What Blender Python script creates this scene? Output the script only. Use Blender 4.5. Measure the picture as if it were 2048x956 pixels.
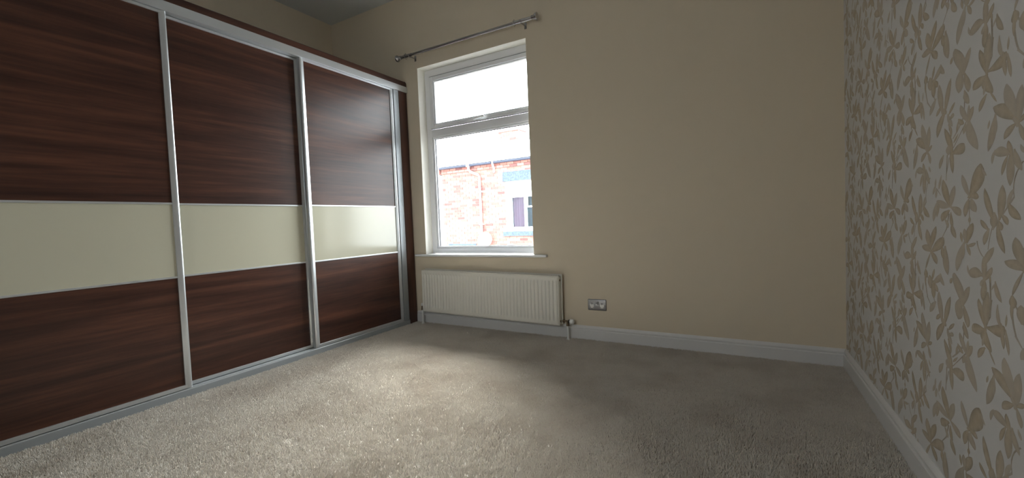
import bpy, bmesh, math, random
from mathutils import Vector, Matrix
import numpy as np

for o in list(bpy.data.objects):
    bpy.data.objects.remove(o)
SC = bpy.context.scene
COL = SC.collection
random.seed(7)

# ------------------------------------------------------------------ camera
YAW, PITCH, ROLL, FPX, CAMZ = 0.5191, -0.0413, -0.0407, 848.4, 0.95
cy_, sy_, cp_, sp_ = math.cos(YAW), math.sin(YAW), math.cos(PITCH), math.sin(PITCH)
fw = Vector((-sy_ * cp_, cy_ * cp_, sp_)); rt = Vector((cy_, sy_, 0)); up = rt.cross(fw)
cr_, sr_ = math.cos(ROLL), math.sin(ROLL)
rt2 = rt * cr_ + up * sr_; up2 = up * cr_ - rt * sr_
cam_d = bpy.data.cameras.new('camera'); cam = bpy.data.objects.new('camera', cam_d); COL.objects.link(cam)
cam_d.sensor_width = 36; cam_d.lens = 36 * FPX / 2048; cam_d.clip_start = 0.02; cam_d.clip_end = 200
M = Matrix((rt2, up2, -fw)).transposed().to_4x4(); M.translation = (0, 0, CAMZ)
cam.matrix_world = M
SC.camera = cam

# ------------------------------------------------------------------ overcast sky
W = bpy.data.worlds.new('overcast_sky'); SC.world = W; W.use_nodes = True
nt = W.node_tree; nt.nodes.clear()
wo = nt.nodes.new('ShaderNodeOutputWorld'); bg = nt.nodes.new('ShaderNodeBackground')
tc = nt.nodes.new('ShaderNodeTexCoord'); sx = nt.nodes.new('ShaderNodeSeparateXYZ'); rp = nt.nodes.new('ShaderNodeValToRGB')
nt.links.new(tc.outputs['Generated'], sx.inputs[0]); nt.links.new(sx.outputs['Z'], rp.inputs[0])
rp.color_ramp.elements[0].position = 0.0; rp.color_ramp.elements[0].color = (0.31, 0.325, 0.34, 1)
rp.color_ramp.elements[1].position = 1.0; rp.color_ramp.elements[1].color = (0.93, 0.965, 1.0, 1)   # overcast sky: zenith about three times the horizon
nt.links.new(rp.outputs[0], bg.inputs['Color']); nt.links.new(bg.outputs[0], wo.inputs['Surface'])
SKY = 11.5
bg.inputs['Strength'].default_value = SKY
# sun behind thin cloud: very soft, high beyond the roofs across the street
sd_ = bpy.data.lights.new('veiled_sun', 'SUN'); sd_.angle = math.radians(62); sd_.energy = 27.0; sd_.color = (0.97, 0.985, 1.0)
so_ = bpy.data.objects.new('veiled_sun', sd_); COL.objects.link(so_)
so_.rotation_euler = Vector((0.85, -1.0, -1.85)).to_track_quat('-Z', 'Y').to_euler()
# portal: helps the renderer find the daylight that comes through the window (gives no light of its own)
pl = bpy.data.lights.new('window_portal', 'AREA'); pl.shape = 'RECTANGLE'; pl.size = 1.14; pl.size_y = 1.66
pl.cycles.is_portal = True
po = bpy.data.objects.new('window_portal', pl); COL.objects.link(po)
po.location = (-2.146, 3.335, 1.56); po.rotation_euler = (math.radians(-90), 0, 0)

SC.view_settings.view_transform = 'Standard'; SC.view_settings.look = 'None'
SC.view_settings.gamma = 1; SC.view_settings.use_curve_mapping = False
SC.view_settings.exposure = 1.52
SC.cycles.max_bounces = 16; SC.cycles.diffuse_bounces = 12; SC.cycles.transparent_max_bounces = 16

# ------------------------------------------------------------------ dimensions (metres)
D = 3.1586            # window wall
XR = 0.4706           # right wall at the window wall corner
RY = p_ry = 0.0233    # right wall is slightly out of square
XW = -2.909           # wardrobe front
XL = -3.959           # left wall
ZC = 3.157            # ceiling
YB = -1.30            # wall behind the camera
XRB = XR + (D - YB) * math.tan(RY)

# ------------------------------------------------------------------ helpers
def link(o, parent=None):
    COL.objects.link(o)
    if parent is not None: o.parent = parent
    return o

def build(name, bm, mat, parent=None, smooth=False):
    me = bpy.data.meshes.new(name); bmesh.ops.recalc_face_normals(bm, faces=bm.faces); bm.to_mesh(me); bm.free()
    for m in (mat if isinstance(mat, (list, tuple)) else [mat]): me.materials.append(m)
    if smooth:
        for p in me.polygons: p.use_smooth = True
        try:
            me.set_sharp_from_angle(angle=math.radians(40))
        except Exception: pass
    return link(bpy.data.objects.new(name, me), parent)

def empty(name, loc=(0, 0, 0), rz=0):
    o = bpy.data.objects.new(name, None); COL.objects.link(o)
    o.location = loc; o.rotation_euler = (0, 0, rz); o.empty_display_size = 0.1
    return o

def tag(o, label=None, cat=None, group=None, kind=None):
    if label: o['label'] = label
    if cat: o['category'] = cat
    if group: o['group'] = group
    if kind: o['kind'] = kind
    return o

def box(bm, x0, x1, y0, y1, z0, z1, bev=0, seg=2):
    vs = [bm.verts.new((x, y, z)) for x in (x0, x1) for y in (y0, y1) for z in (z0, z1)]
    f = [(0, 1, 3, 2), (4, 6, 7, 5), (0, 4, 5, 1), (2, 3, 7, 6), (0, 2, 6, 4), (1, 5, 7, 3)]
    fs = [bm.faces.new([vs[i] for i in q]) for q in f]
    if bev:
        es = list({e for q in fs for e in q.edges})
        bmesh.ops.bevel(bm, geom=es, offset=bev, segments=seg, profile=0.5, affect='EDGES')
    return bm

def bx(x0, x1, y0, y1, z0, z1, bev=0, seg=2):
    return box(bmesh.new(), x0, x1, y0, y1, z0, z1, bev, seg)

def tube(bm, pts, r, n=16, cap=True):
    pts = [Vector(p) for p in pts]; rings = []
    rr = r if isinstance(r, (list, tuple)) else [r] * len(pts)
    prev = None
    for i, p in enumerate(pts):
        t = (pts[min(i + 1, len(pts) - 1)] - pts[max(i - 1, 0)])
        if t.length < 1e-9: t = prev
        t.normalize(); prev = t
        a = Vector((0, 0, 1)) if abs(t.z) < 0.9 else Vector((0, 1, 0))
        u = t.cross(a).normalized(); v = t.cross(u)
        rings.append([bm.verts.new(p + (u * math.cos(k * 2 * math.pi / n) + v * math.sin(k * 2 * math.pi / n)) * rr[i]) for k in range(n)])
    for a, b in zip(rings, rings[1:]):
        for k in range(n):
            bm.faces.new((a[k], a[(k + 1) % n], b[(k + 1) % n], b[k]))
    if cap:
        bm.faces.new(rings[0][::-1]); bm.faces.new(rings[-1])
    return bm

def extrude_profile(bm, prof, axis, a, b, org=(0, 0, 0)):
    """prof: closed list of (u, v). axis 'z': (x, y) profile swept in z; 'x': (y, z) swept in x; 'y': (x, z) swept in y."""
    def P(u, v, w):
        q = {'z': (u, v, w), 'x': (w, u, v), 'y': (u, w, v)}[axis]
        return (q[0] + org[0], q[1] + org[1], q[2] + org[2])
    A = [bm.verts.new(P(u, v, a)) for u, v in prof]; B = [bm.verts.new(P(u, v, b)) for u, v in prof]
    n = len(prof)
    for i in range(n):
        bm.faces.new((A[i], A[(i + 1) % n], B[(i + 1) % n], B[i]))
    bm.faces.new(A[::-1]); bm.faces.new(B)
    return bm

# ------------------------------------------------------------------ materials
def mat(name, col, rough=0.6, metal=0.0, spec=0.5, coat=0.0, bump=None, vary=None, aniso=None):
    """bump: (scale, strength, distance); vary: (scale, colour2, stretch xyz)"""
    m = bpy.data.materials.new(name); m.use_nodes = True; t = m.node_tree; b = t.nodes['Principled BSDF']
    b.inputs['Base Color'].default_value = (*col, 1); b.inputs['Roughness'].default_value = rough
    b.inputs['Metallic'].default_value = metal; b.inputs['Specular IOR Level'].default_value = spec
    b.inputs['Coat Weight'].default_value = coat; b.inputs['Coat Roughness'].default_value = 0.08
    geo = t.nodes.new('ShaderNodeNewGeometry')
    if vary:
        mp = t.nodes.new('ShaderNodeMapping'); mp.inputs['Scale'].default_value = vary[2]
        n = t.nodes.new('ShaderNodeTexNoise'); n.inputs['Scale'].default_value = vary[0]; n.inputs['Detail'].default_value = 6
        n.inputs['Roughness'].default_value = 0.6
        mx = t.nodes.new('ShaderNodeMix'); mx.data_type = 'RGBA'
        mr = t.nodes.new('ShaderNodeMapRange'); mr.inputs[1].default_value = 0.3; mr.inputs[2].default_value = 0.7
        t.links.new(geo.outputs['Position'], mp.inputs[0]); t.links.new(mp.outputs[0], n.inputs['Vector'])
        t.links.new(n.outputs['Fac'], mr.inputs[0]); t.links.new(mr.outputs[0], mx.inputs[0])
        mx.inputs[6].default_value = (*col, 1); mx.inputs[7].default_value = (*vary[1], 1)
        t.links.new(mx.outputs[2], b.inputs['Base Color'])
    if bump:
        n = t.nodes.new('ShaderNodeTexNoise'); n.inputs['Scale'].default_value = bump[0]; n.inputs['Detail'].default_value = 4
        t.links.new(geo.outputs['Position'], n.inputs['Vector'])
        bp = t.nodes.new('ShaderNodeBump'); bp.inputs['Strength'].default_value = bump[1]; bp.inputs['Distance'].default_value = bump[2]
        t.links.new(n.outputs['Fac'], bp.inputs['Height']); t.links.new(bp.outputs[0], b.inputs['Normal'])
    return m

M_WALL = mat('cream_wall_paint', (0.66, 0.578, 0.452), 0.75, bump=(260, 0.12, 0.002), vary=(1.3, (0.645, 0.565, 0.44), (1, 1, 1)))
M_CEIL = mat('ceiling_paint', (0.66, 0.68, 0.68), 0.85, bump=(120, 0.1, 0.002))
M_PAPER = mat('wallpaper_ground', (0.645, 0.64, 0.635), 0.7, bump=(900, 0.25, 0.0006), vary=(3, (0.625, 0.62, 0.615), (1, 1, 1)))
M_GLOSS = mat('white_gloss_paint', (0.66, 0.66, 0.66), 0.35)
M_UPVC = mat('white_plastic_frame', (0.80, 0.81, 0.83), 0.30)
M_REVEAL = mat('reveal_paint', (0.88, 0.86, 0.79), 0.7, bump=(200, 0.1, 0.002))
M_SEAL = mat('black_seal', (0.02, 0.02, 0.025), 0.6)
M_ALU = mat('satin_aluminium', (0.60, 0.62, 0.63), 0.34, metal=0.75, spec=0.5)
M_ALU_D = mat('grey_channel', (0.36, 0.385, 0.40), 0.45, metal=0.5)
M_CREAMP = mat('cream_gloss_panel', (0.46, 0.44, 0.34), 0.13, spec=0.6)
M_RAD = mat('radiator_enamel', (0.68, 0.66, 0.60), 0.38)
M_BRASS = mat('old_brass', (0.20, 0.15, 0.10), 0.4, metal=0.8)
M_WPL = mat('white_plastic', (0.75, 0.75, 0.73), 0.4)
M_BLK = mat('black_plastic', (0.015, 0.015, 0.015), 0.5)
M_STEEL = mat('brushed_steel', (0.36, 0.36, 0.37), 0.38, metal=0.85, vary=(60, (0.30, 0.30, 0.31), (1, 1, 30)))
M_POLE = mat('pole_metal', (0.42, 0.41, 0.415), 0.22, metal=0.9)
M_POLE_L = mat('pole_metal_light', (0.60, 0.59, 0.60), 0.22, metal=0.9)
M_CARC = mat('dark_carcass', (0.035, 0.02, 0.016), 0.5)

def wood(name, axis_scale, seed):
    m = bpy.data.materials.new(name); m.use_nodes = True; t = m.node_tree; b = t.nodes['Principled BSDF']
    geo = t.nodes.new('ShaderNodeNewGeometry'); mp = t.nodes.new('ShaderNodeMapping')
    mp.inputs['Scale'].default_value = axis_scale; mp.inputs['Location'].default_value = (seed, seed * 2.3, seed * 1.7)
    t.links.new(geo.outputs['Position'], mp.inputs[0])
    n1 = t.nodes.new('ShaderNodeTexNoise'); n1.inputs['Scale'].default_value = 1.6; n1.inputs['Detail'].default_value = 4; n1.inputs['Distortion'].default_value = 0.6
    n2 = t.nodes.new('ShaderNodeTexNoise'); n2.inputs['Scale'].default_value = 9.0; n2.inputs['Detail'].default_value = 8; n2.inputs['Roughness'].default_value = 0.65
    t.links.new(mp.outputs[0], n1.inputs['Vector']); t.links.new(mp.outputs[0], n2.inputs['Vector'])
    mm = t.nodes.new('ShaderNodeMath'); mm.operation = 'MULTIPLY_ADD'; mm.inputs[1].default_value = 0.35
    t.links.new(n2.outputs['Fac'], mm.inputs[0])
    m2 = t.nodes.new('ShaderNodeMath'); m2.operation = 'MULTIPLY'; m2.inputs[1].default_value = 0.65
    t.links.new(n1.outputs['Fac'], m2.inputs[0]); t.links.new(m2.outputs[0], mm.inputs[2])
    r = t.nodes.new('ShaderNodeValToRGB'); e = r.color_ramp.elements
    e[0].position = 0.33; e[0].color = (0.020, 0.0075, 0.005, 1)
    e[1].position = 0.68; e[1].color = (0.098, 0.038, 0.022, 1)
    k = e.new(0.5); k.color = (0.050, 0.0185, 0.0115, 1)
    t.links.new(mm.outputs[0], r.inputs[0]); t.links.new(r.outputs[0], b.inputs['Base Color'])
    b.inputs['Roughness'].default_value = 0.33; b.inputs['Specular IOR Level'].default_value = 0.40
    bp = t.nodes.new('ShaderNodeBump'); bp.inputs['Strength'].default_value = 0.12; bp.inputs['Distance'].default_value = 0.001
    t.links.new(n2.outputs['Fac'], bp.inputs['Height']); t.links.new(bp.outputs[0], b.inputs['Normal'])
    return m
M_WOOD = wood('walnut_horizontal_grain', (1, 0.45, 9.5), 0.0)
M_WOODV = wood('walnut_vertical_grain', (9, 9, 0.5), 3.0)

def glass(name, tint=(1, 1, 1), refl=0.06):
    m = bpy.data.materials.new(name); m.use_nodes = True; t = m.node_tree; t.nodes.clear()
    o = t.nodes.new('ShaderNodeOutputMaterial'); tr = t.nodes.new('ShaderNodeBsdfTransparent'); tr.inputs[0].default_value = (*tint, 1)
    g = t.nodes.new('ShaderNodeBsdfGlossy'); g.inputs['Roughness'].default_value = 0.02
    fr = t.nodes.new('ShaderNodeFresnel'); fr.inputs['IOR'].default_value = 1.3
    mx = t.nodes.new('ShaderNodeMixShader')
    t.links.new(fr.outputs[0], mx.inputs[0]); t.links.new(tr.outputs[0], mx.inputs[1]); t.links.new(g.outputs[0], mx.inputs[2]); t.links.new(mx.outputs[0], o.inputs['Surface'])
    return m
M_GLASS = glass('window_glass', (0.97, 0.985, 0.98))

# ------------------------------------------------------------------ room shell
ROOM = []
def struct(name, bm, m, parent=None, smooth=False, label=None):
    o = build(name, bm, m, parent, smooth)
    if parent is None: o['kind'] = 'structure'
    if label: o['label'] = label
    return o

# window opening: inner leaf opening, then a wider rebate that holds the frame
OX0, OX1, OZ0, OZ1 = -2.773, -1.600, 0.650, 2.446
FX0, FX1 = -2.776, -1.515
YF = 3.262            # inner face of the window frame
YO = 3.365             # outer face of the wall
bm = bmesh.new()
box(bm, XL - .1, OX0, D, YF, -.1, ZC + .1); box(bm, OX1, XR + 0.3, D, YF, -.1, ZC + .1)
box(bm, OX0, OX1, D, YF, OZ1, ZC + .1); box(bm, OX0, OX1, D, YF, -.1, OZ0)
wall_win = struct('wall_window', bm, M_WALL, label='cream painted wall with the window, radiator and socket')
bm = bmesh.new()
box(bm, XL, FX0 - 0.004, YF + 0.0005, YO, -0.2, ZC + .2); box(bm, FX1 + 0.004, XR + 0.3, YF + 0.0005, YO, -0.2, ZC + .2)
box(bm, FX0 - 0.004, FX1 + 0.004, YF + 0.0005, YO, OZ1 + 0.003, ZC + .2); box(bm, FX0 - 0.004, FX1 + 0.004, YF + 0.0005, YO, -0.2, OZ0)
build('outer_leaf', bm, M_REVEAL, wall_win)
# plaster lining of the reveal (lighter paint, whitened further to stand in for direct sky light)
bm = bmesh.new()
box(bm, OX0 - 0.002, OX0 + 0.0015, D + 0.0012, YF, OZ0, OZ1); box(bm, OX1 - 0.0015, OX1 + 0.002, D + 0.0012, YF, OZ0, OZ1)
box(bm, OX0, OX1, D + 0.0012, YF, OZ1 - 0.0015, OZ1 + 0.002)
build('reveal_lining', bm, M_REVEAL, wall_win)

struct('wall_left', bx(XL - 0.1, XL, YB - .1, D, -.1, ZC), M_WALL, label='cream wall above the wardrobe')
RWX0, RWX1, RWZ0, RWZ1 = -1.65, -0.95, 1.30, 2.20      # added unseen window behind the camera, lets in fill daylight
bm = bmesh.new(); box(bm, XL - .1, RWX0, YB - .1, YB, -.1, ZC); box(bm, RWX1, XRB + .3, YB - .1, YB, -.1, ZC)
box(bm, RWX0, RWX1, YB - .1, YB, -.1, RWZ0); box(bm, RWX0, RWX1, YB - .1, YB, RWZ1, ZC)
struct('wall_rear', bm, M_WALL, label='cream wall behind the camera')
struct('ceiling', bx(XL - 0.1, XR + 0.5, YB - 0.1, D + 0.0, ZC, ZC + 0.1), M_CEIL, label='plain off-white ceiling')
# right wall in its own frame: local +s runs from the window-wall corner towards the camera
SL = (D - YB) / math.cos(RY)
wr = bx(0, 0.1, -SL - .1, 0.0, -.1, ZC)
wall_r = struct('wall_right', wr, M_PAPER, label='feature wall papered with beige magnolia sprays on pale grey')
wall_r.location = (XR, D, 0); wall_r.rotation_euler = (0, 0, RY)

# ------------------------------------------------------------------ wallpaper print (magnolia sprays, slightly embossed)
def wall_hit(px, py):
    d = fw + rt2 * ((px - 1024) / FPX) - up2 * ((py - 478) / FPX)
    n = Vector((math.cos(RY), math.sin(RY), 0)); c = Vector((XR, D, -CAMZ)) + Vector((0, 0, 0))
    t = (Vector((XR, D, 0)).dot(n)) / d.dot(n); P = d * t
    return math.hypot(P.x - XR, P.y - D), P.z + CAMZ      # distance from the corner, height
# each leaf: crop, base, tip, half width, bend, kind (0 leaf, 1 broad petal, 2 stem), colour 0..1
PET = [
 (1,745,860,670,600,45,0,0),(1,750,850,785,400,48,4,0),(1,770,840,985,620,60,-40,1),(1,950,640,975,905,30,0,0),(1,1005,660,1040,915,26,0,0),
 (2,740,20,590,180,48,-14,0),(2,760,5,815,215,68,-40,1),(2,748,40,712,240,18,0,0),(2,742,245,660,440,26,-8,0),(2,790,200,870,320,14,0,0),
 (2,1110,575,990,115,78,10,1),(2,1105,520,835,390,98,-20,1),(2,1120,560,1175,120,55,0,0),(2,1092,590,960,765,38,-14,0),(2,1140,590,1192,775,38,10,0),(2,1142,560,1240,440,26,0,0),
 (2,850,500,768,905,42,10,0),(2,862,520,852,712,22,0,0),(2,785,550,765,645,12,0,0),
 (1,455,860,375,590,74,-12,1),(1,478,870,557,570,28,6,0),(1,340,690,318,770,14,0,0),(1,440,860,415,1110,50,0,0),(1,490,890,530,1095,40,10,0),(2,490,190,486,380,5,0,2),(2,480,235,484,300,14,0,0),
 (2,520,550,440,365,36,8,0),(2,540,560,592,375,28,8,0),(2,530,560,540,360,18,0,0),(2,545,560,640,885,60,-26,0),(2,500,585,473,705,20,0,0),(2,470,510,345,765,9,6,2),(2,410,560,390,690,12,0,0),
 (2,218,440,185,125,34,4,0),(2,255,430,322,45,27,4,0),(2,140,300,72,485,22,-4,0),(2,30,60,130,300,8,10,2),(2,200,385,150,495,16,0,0),(2,250,455,160,745,30,-14,0),(2,300,470,370,325,14,0,0),(2,290,480,338,615,26,-6,0),(2,290,470,303,665,7,0,2),(2,225,400,262,470,30,0,1),
 (2,335,920,250,645,36,-8,0),(2,345,930,480,820,64,-24,1),(3,335,-20,345,275,26,-6,0),(3,278,60,265,365,6,0,2),(3,300,90,266,310,5,0,2),(3,232,75,188,225,20,-6,0),(3,300,-50,290,60,32,0,0),
 (3,140,420,108,535,13,0,0),(3,150,465,144,575,14,0,0),(3,207,315,178,470,14,0,0),(3,143,350,134,450,10,0,0),(3,150,460,200,540,5,0,2),
 (3,305,650,230,360,40,10,0),(3,325,660,368,430,32,6,0),(3,305,670,155,610,50,18,1),(3,168,620,115,850,24,-8,0),(3,182,640,155,800,15,0,0),(3,330,690,440,780,48,16,1),(3,300,730,215,850,38,-16,0),(3,250,830,290,930,18,10,0),(3,300,760,268,955,8,0,2),(3,325,760,345,935,20,-6,0),
 (3,548,540,680,170,80,-30,1),(3,700,215,748,305,20,-12,0),(3,535,535,458,300,32,8,0),(3,560,560,655,560,48,16,1),(3,572,590,622,740,44,-14,0),(3,535,600,492,795,32,-8,0),(3,540,600,545,900,6,0,2),(3,548,800,544,870,16,0,0),
 (3,1030,50,840,40,68,-26,1),(3,850,10,815,165,18,-8,0),(3,1055,60,1010,-110,34,6,0),(3,1042,50,1030,420,50,0,0),(3,1000,80,932,300,24,-8,0),(3,1090,10,1172,240,46,-16,0),
 (3,1190,130,1080,570,9,-50,2),(3,1080,560,820,955,11,0,2),(3,1160,-60,1195,30,24,0,0),
 (3,905,800,940,425,52,-10,0),(3,1000,665,1072,465,26,6,0),(3,1025,650,1158,830,52,-22,0),(3,838,840,728,465,38,14,0),(3,840,760,835,930,48,0,0),(3,935,780,1003,895,32,10,0),(3,770,950,680,835,28,8,0),(3,900,860,930,960,34,0,0),
 (4,775,60,720,235,32,-8,0),(4,885,15,966,335,38,-14,0),(4,820,15,765,295,6,-6,2),
 (4,500,205,485,45,28,0,0),(4,520,195,585,-20,42,6,0),(4,482,225,395,545,40,-12,0),(4,478,240,465,405,20,0,0),(4,455,195,440,85,16,0,0),(4,515,235,555,365,20,0,0),(4,520,245,620,215,22,-10,0),(4,635,190,705,380,8,-14,2),
 (4,715,640,715,380,34,-8,0),(4,720,480,835,270,40,8,0),(4,690,600,535,560,72,-10,1),(4,560,610,522,480,12,10,0),(4,720,660,815,510,34,-8,0),(4,725,670,708,905,38,0,0),(4,715,650,680,730,26,0,0),(4,780,560,800,700,12,0,0),(4,790,620,800,960,12,0,2),(4,815,770,870,700,14,8,0),(4,860,695,928,925,28,-16,0),
 (4,82,270,38,55,32,6,0),(4,90,250,145,20,31,4,0),(4,95,310,232,150,58,-18,1),(4,80,310,-20,250,40,-10,0),(4,90,325,155,465,28,8,0),(4,78,340,22,525,12,-4,0),(4,285,15,215,155,6,0,2),(4,222,265,236,405,22,-4,0),(4,258,280,286,590,36,-10,0),(4,335,0,382,155,28,-8,0),
 (4,78,740,70,600,28,0,0),(4,100,650,126,525,14,0,0),(4,105,690,205,590,38,-18,1),(4,200,590,243,725,20,-10,0),(4,110,680,120,875,27,0,0),(4,130,700,165,800,20,0,0),(4,20,530,45,860,7,-10,2),(4,40,850,80,950,6,0,2),(4,22,535,30,630,22,0,0),(4,20,560,20,720,10,0,0),
 (5,300,410,355,430,26,10,0),(5,290,480,320,645,14,12,0),(5,410,530,470,640,20,-6,0),(5,500,640,345,790,8,0,2),(5,400,690,350,740,16,0,0),
 (5,480,280,530,465,26,-8,0),(5,478,300,470,565,6,0,2),(5,810,0,795,200,9,-4,2),(5,885,80,920,330,22,-16,0),(5,795,200,730,330,7,0,2),(5,990,190,980,320,14,0,0),
]
OFF = {1: (1848, 0), 2: (1848, 150), 3: (1848, 300), 4: (1848, 450), 5: (1848, 600)}
KZ = 5.975
def leaf_outline(x0, y0, x1, y1, w, bend, kind, n):
    """outline strip in pixels: list of (left, right, t)"""
    a = Vector((x0, y0)); b = Vector((x1, y1)); ax = (b - a); L = ax.length; ax.normalize(); nr = Vector((-ax.y, ax.x))
    out = []
    if kind != 2: a = a - ax * (L * 0.10); L *= 1.12
    for i in range(n + 1):
        t = i / n
        c = a + ax * (L * t) + nr * (bend * 4 * t * (1 - t) * (-1))
        if kind == 2: h = w * (1 - 0.35 * t)
        elif kind == 1: h = w * max(0.10, max(0.0, math.sin(math.pi * t ** 1.35)) ** 0.62 * 0.92, 0.22 * (t < .2))
        else: h = w * max(0.08 if t > .5 else 0.24, max(0.0, math.sin(math.pi * t ** 1.15)) ** 0.66)
        out.append((c + nr * h, c - nr * h, t))
    return out
PX, PZ = 0.517, 0.640
tile = []
for li, q in enumerate(PET):
    c, x0, y0, x1, y1, w, bend, kind = q
    ox, oy = OFF[c]; n = 10 if kind != 2 else 6
    st = leaf_outline(x0 / KZ + ox, y0 / KZ + oy, x1 / KZ + ox, y1 / KZ + oy, w / KZ, bend / KZ, kind, n)
    tile.append((kind, [(wall_hit(l.x, l.y), wall_hit(((l + r) / 2).x, ((l + r) / 2).y), wall_hit(r.x, r.y), t) for l, r, t in st], li))
verts, faces, rim, tone = [], [], [], []
rng = random.Random(3)
tones = [rng.random() for _ in tile]
for i in range(-4, 8):
    for j in range(-3, 5):
        for kind, st, li in tile:
            ds, dz = i * PX, j * PZ
            ms = st[3][1][0] + ds; mz = st[3][1][1] + dz
            if not (0.01 < ms < 3.2 and 0.09 < mz < ZC - 0.03): continue
            if kind == 2: lay = 0.00012
            else: lay = 0.00020 + 0.0000015 * li
            base = len(verts)
            for l, c, r, t in st:
                for k, (s, z) in enumerate((l, c, r)):
                    s2 = min(max(s + ds, 0.0015), SL); z2 = min(max(z + dz, 0.085), ZC - 0.001)
                    verts.append((-lay - (0.0001 if k == 1 else 0), -s2, z2))
                    e = 1.0 if k != 1 else 0.0
                    if kind != 2 and t > 0.86: e = max(e, 0.55)
                    if kind == 2: e = 1.0
                    rim.append(e); tone.append(tones[li])
            for a in range(len(st) - 1):
                b0 = base + a * 3
                faces.append((b0, b0 + 1, b0 + 4, b0 + 3)); faces.append((b0 + 1, b0 + 2, b0 + 5, b0 + 4))
me = bpy.data.meshes.new('magnolia_print'); me.from_pydata(verts, [], faces)
for nm, arr in (('rim', rim), ('tone', tone)):
    at = me.attributes.new(nm, 'FLOAT', 'POINT'); at.data.foreach_set('value', arr)
m = bpy.data.materials.new('magnolia_ink'); m.use_nodes = True; t = m.node_tree; b = t.nodes['Principled BSDF']
a1 = t.nodes.new('ShaderNodeAttribute'); a1.attribute_name = 'rim'; a2 = t.nodes.new('ShaderNodeAttribute'); a2.attribute_name = 'tone'
r1 = t.nodes.new('ShaderNodeValToRGB'); e = r1.color_ramp.elements
e[0].position = 0.0; e[0].color = (0.48, 0.40, 0.29, 1); e[1].position = 1.0; e[1].color = (0.32, 0.275, 0.225, 1)
k = e.new(0.72); k.color = (0.40, 0.335, 0.25, 1)
mx = t.nodes.new('ShaderNodeMix'); mx.data_type = 'RGBA'; mx.inputs[7].default_value = (0.48, 0.44, 0.39, 1)
mr = t.nodes.new('ShaderNodeMapRange'); mr.inputs[1].default_value = 0.35; mr.inputs[2].default_value = 1.0; mr.inputs[4].default_value = 0.7
nz = t.nodes.new('ShaderNodeTexNoise'); nz.inputs['Scale'].default_value = 45; nz.inputs['Detail'].default_value = 5
g = t.nodes.new('ShaderNodeNewGeometry'); t.links.new(g.outputs['Position'], nz.inputs['Vector'])
mx2 = t.nodes.new('ShaderNodeMix'); mx2.data_type = 'RGBA'; mx2.inputs[7].default_value = (0.55, 0.49, 0.40, 1)
m3 = t.nodes.new('ShaderNodeMapRange'); m3.inputs[1].default_value = 0.4; m3.inputs[2].default_value = 0.75; m3.inputs[4].default_value = 0.6
t.links.new(a1.outputs['Fac'], r1.inputs[0]); t.links.new(a2.outputs['Fac'], mr.inputs[0]); t.links.new(mr.outputs[0], mx.inputs[0]); t.links.new(r1.outputs[0], mx.inputs[6])
t.links.new(nz.outputs['Fac'], m3.inputs[0]); t.links.new(m3.outputs[0], mx2.inputs[0]); t.links.new(mx.outputs[2], mx2.inputs[6]); t.links.new(mx2.outputs[2], b.inputs['Base Color'])
b.inputs['Roughness'].default_value = 0.6
me.materials.append(m)
pr = link(bpy.data.objects.new('magnolia_print', me), wall_r)
tag(pr, 'beige magnolia flowers and stems printed on the wallpaper', kind='stuff')

# ------------------------------------------------------------------ skirting boards
SK = 0.018
def skirt_prof(sgn=1):
    p = [(0, -.007), (SK, -.007), (SK, .070), (SK - .002, .0735), (SK - .0065, .0745), (SK - .0065, .079), (SK - .004, .083), (SK - .0035, .090), (SK - .007, .097), (SK - .012, .103), (.003, .106), (0, .106)]
    return p
bm = bmesh.new(); extrude_profile(bm, [(D - u, v) for u, v in skirt_prof()], 'x', XW, XR + 0.002)
struct('baseboard_window', bm, M_GLOSS, label='white moulded skirting board under the window wall')
bm = bmesh.new(); extrude_profile(bm, [(-u, v) for u, v in skirt_prof()], 'y', -SL, 0.0)
o = struct('baseboard_right', bm, M_GLOSS, label='white moulded skirting board below the wallpaper'); o.location = (XR, D, 0); o.rotation_euler = (0, 0, RY)
bm = bmesh.new(); extrude_profile(bm, [(YB + u, v) for u, v in skirt_prof()], 'x', XW, XRB)
struct('baseboard_rear', bm, M_GLOSS)

# ------------------------------------------------------------------ floor with carpet pile
CARP = bpy.data.materials.new('beige_carpet'); CARP.use_nodes = True; t = CARP.node_tree; b = t.nodes['Principled BSDF']
g = t.nodes.new('ShaderNodeNewGeometry'); n1 = t.nodes.new('ShaderNodeTexNoise'); n1.inputs['Scale'].default_value = 110; n1.inputs['Detail'].default_value = 3
n2 = t.nodes.new('ShaderNodeTexNoise'); n2.inputs['Scale'].default_value = 3.2; n2.inputs['Detail'].default_value = 5
t.links.new(g.outputs['Position'], n1.inputs['Vector']); t.links.new(g.outputs['Position'], n2.inputs['Vector'])
m1 = t.nodes.new('ShaderNodeMix'); m1.data_type = 'RGBA'; m1.inputs[6].default_value = (0.56, 0.515, 0.455, 1); m1.inputs[7].default_value = (0.68, 0.64, 0.58, 1)
t.links.new(n1.outputs['Fac'], m1.inputs[0])
m2 = t.nodes.new('ShaderNodeMix'); m2.data_type = 'RGBA'; m2.blend_type = 'MULTIPLY'; m2.inputs[7].default_value = (0.86, 0.84, 0.82, 1)
mr = t.nodes.new('ShaderNodeMapRange'); mr.inputs[1].default_value = 0.45; mr.inputs[2].default_value = 0.7
t.links.new(n2.outputs['Fac'], mr.inputs[0]); t.links.new(mr.outputs[0], m2.inputs[0]); t.links.new(m1.outputs[2], m2.inputs[6])
t.links.new(m2.outputs[2], b.inputs['Base Color']); b.inputs['Roughness'].default_value = 0.95; b.inputs['Specular IOR Level'].default_value = 0.1
b.inputs['Sheen Weight'].default_value = 0.0

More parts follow.
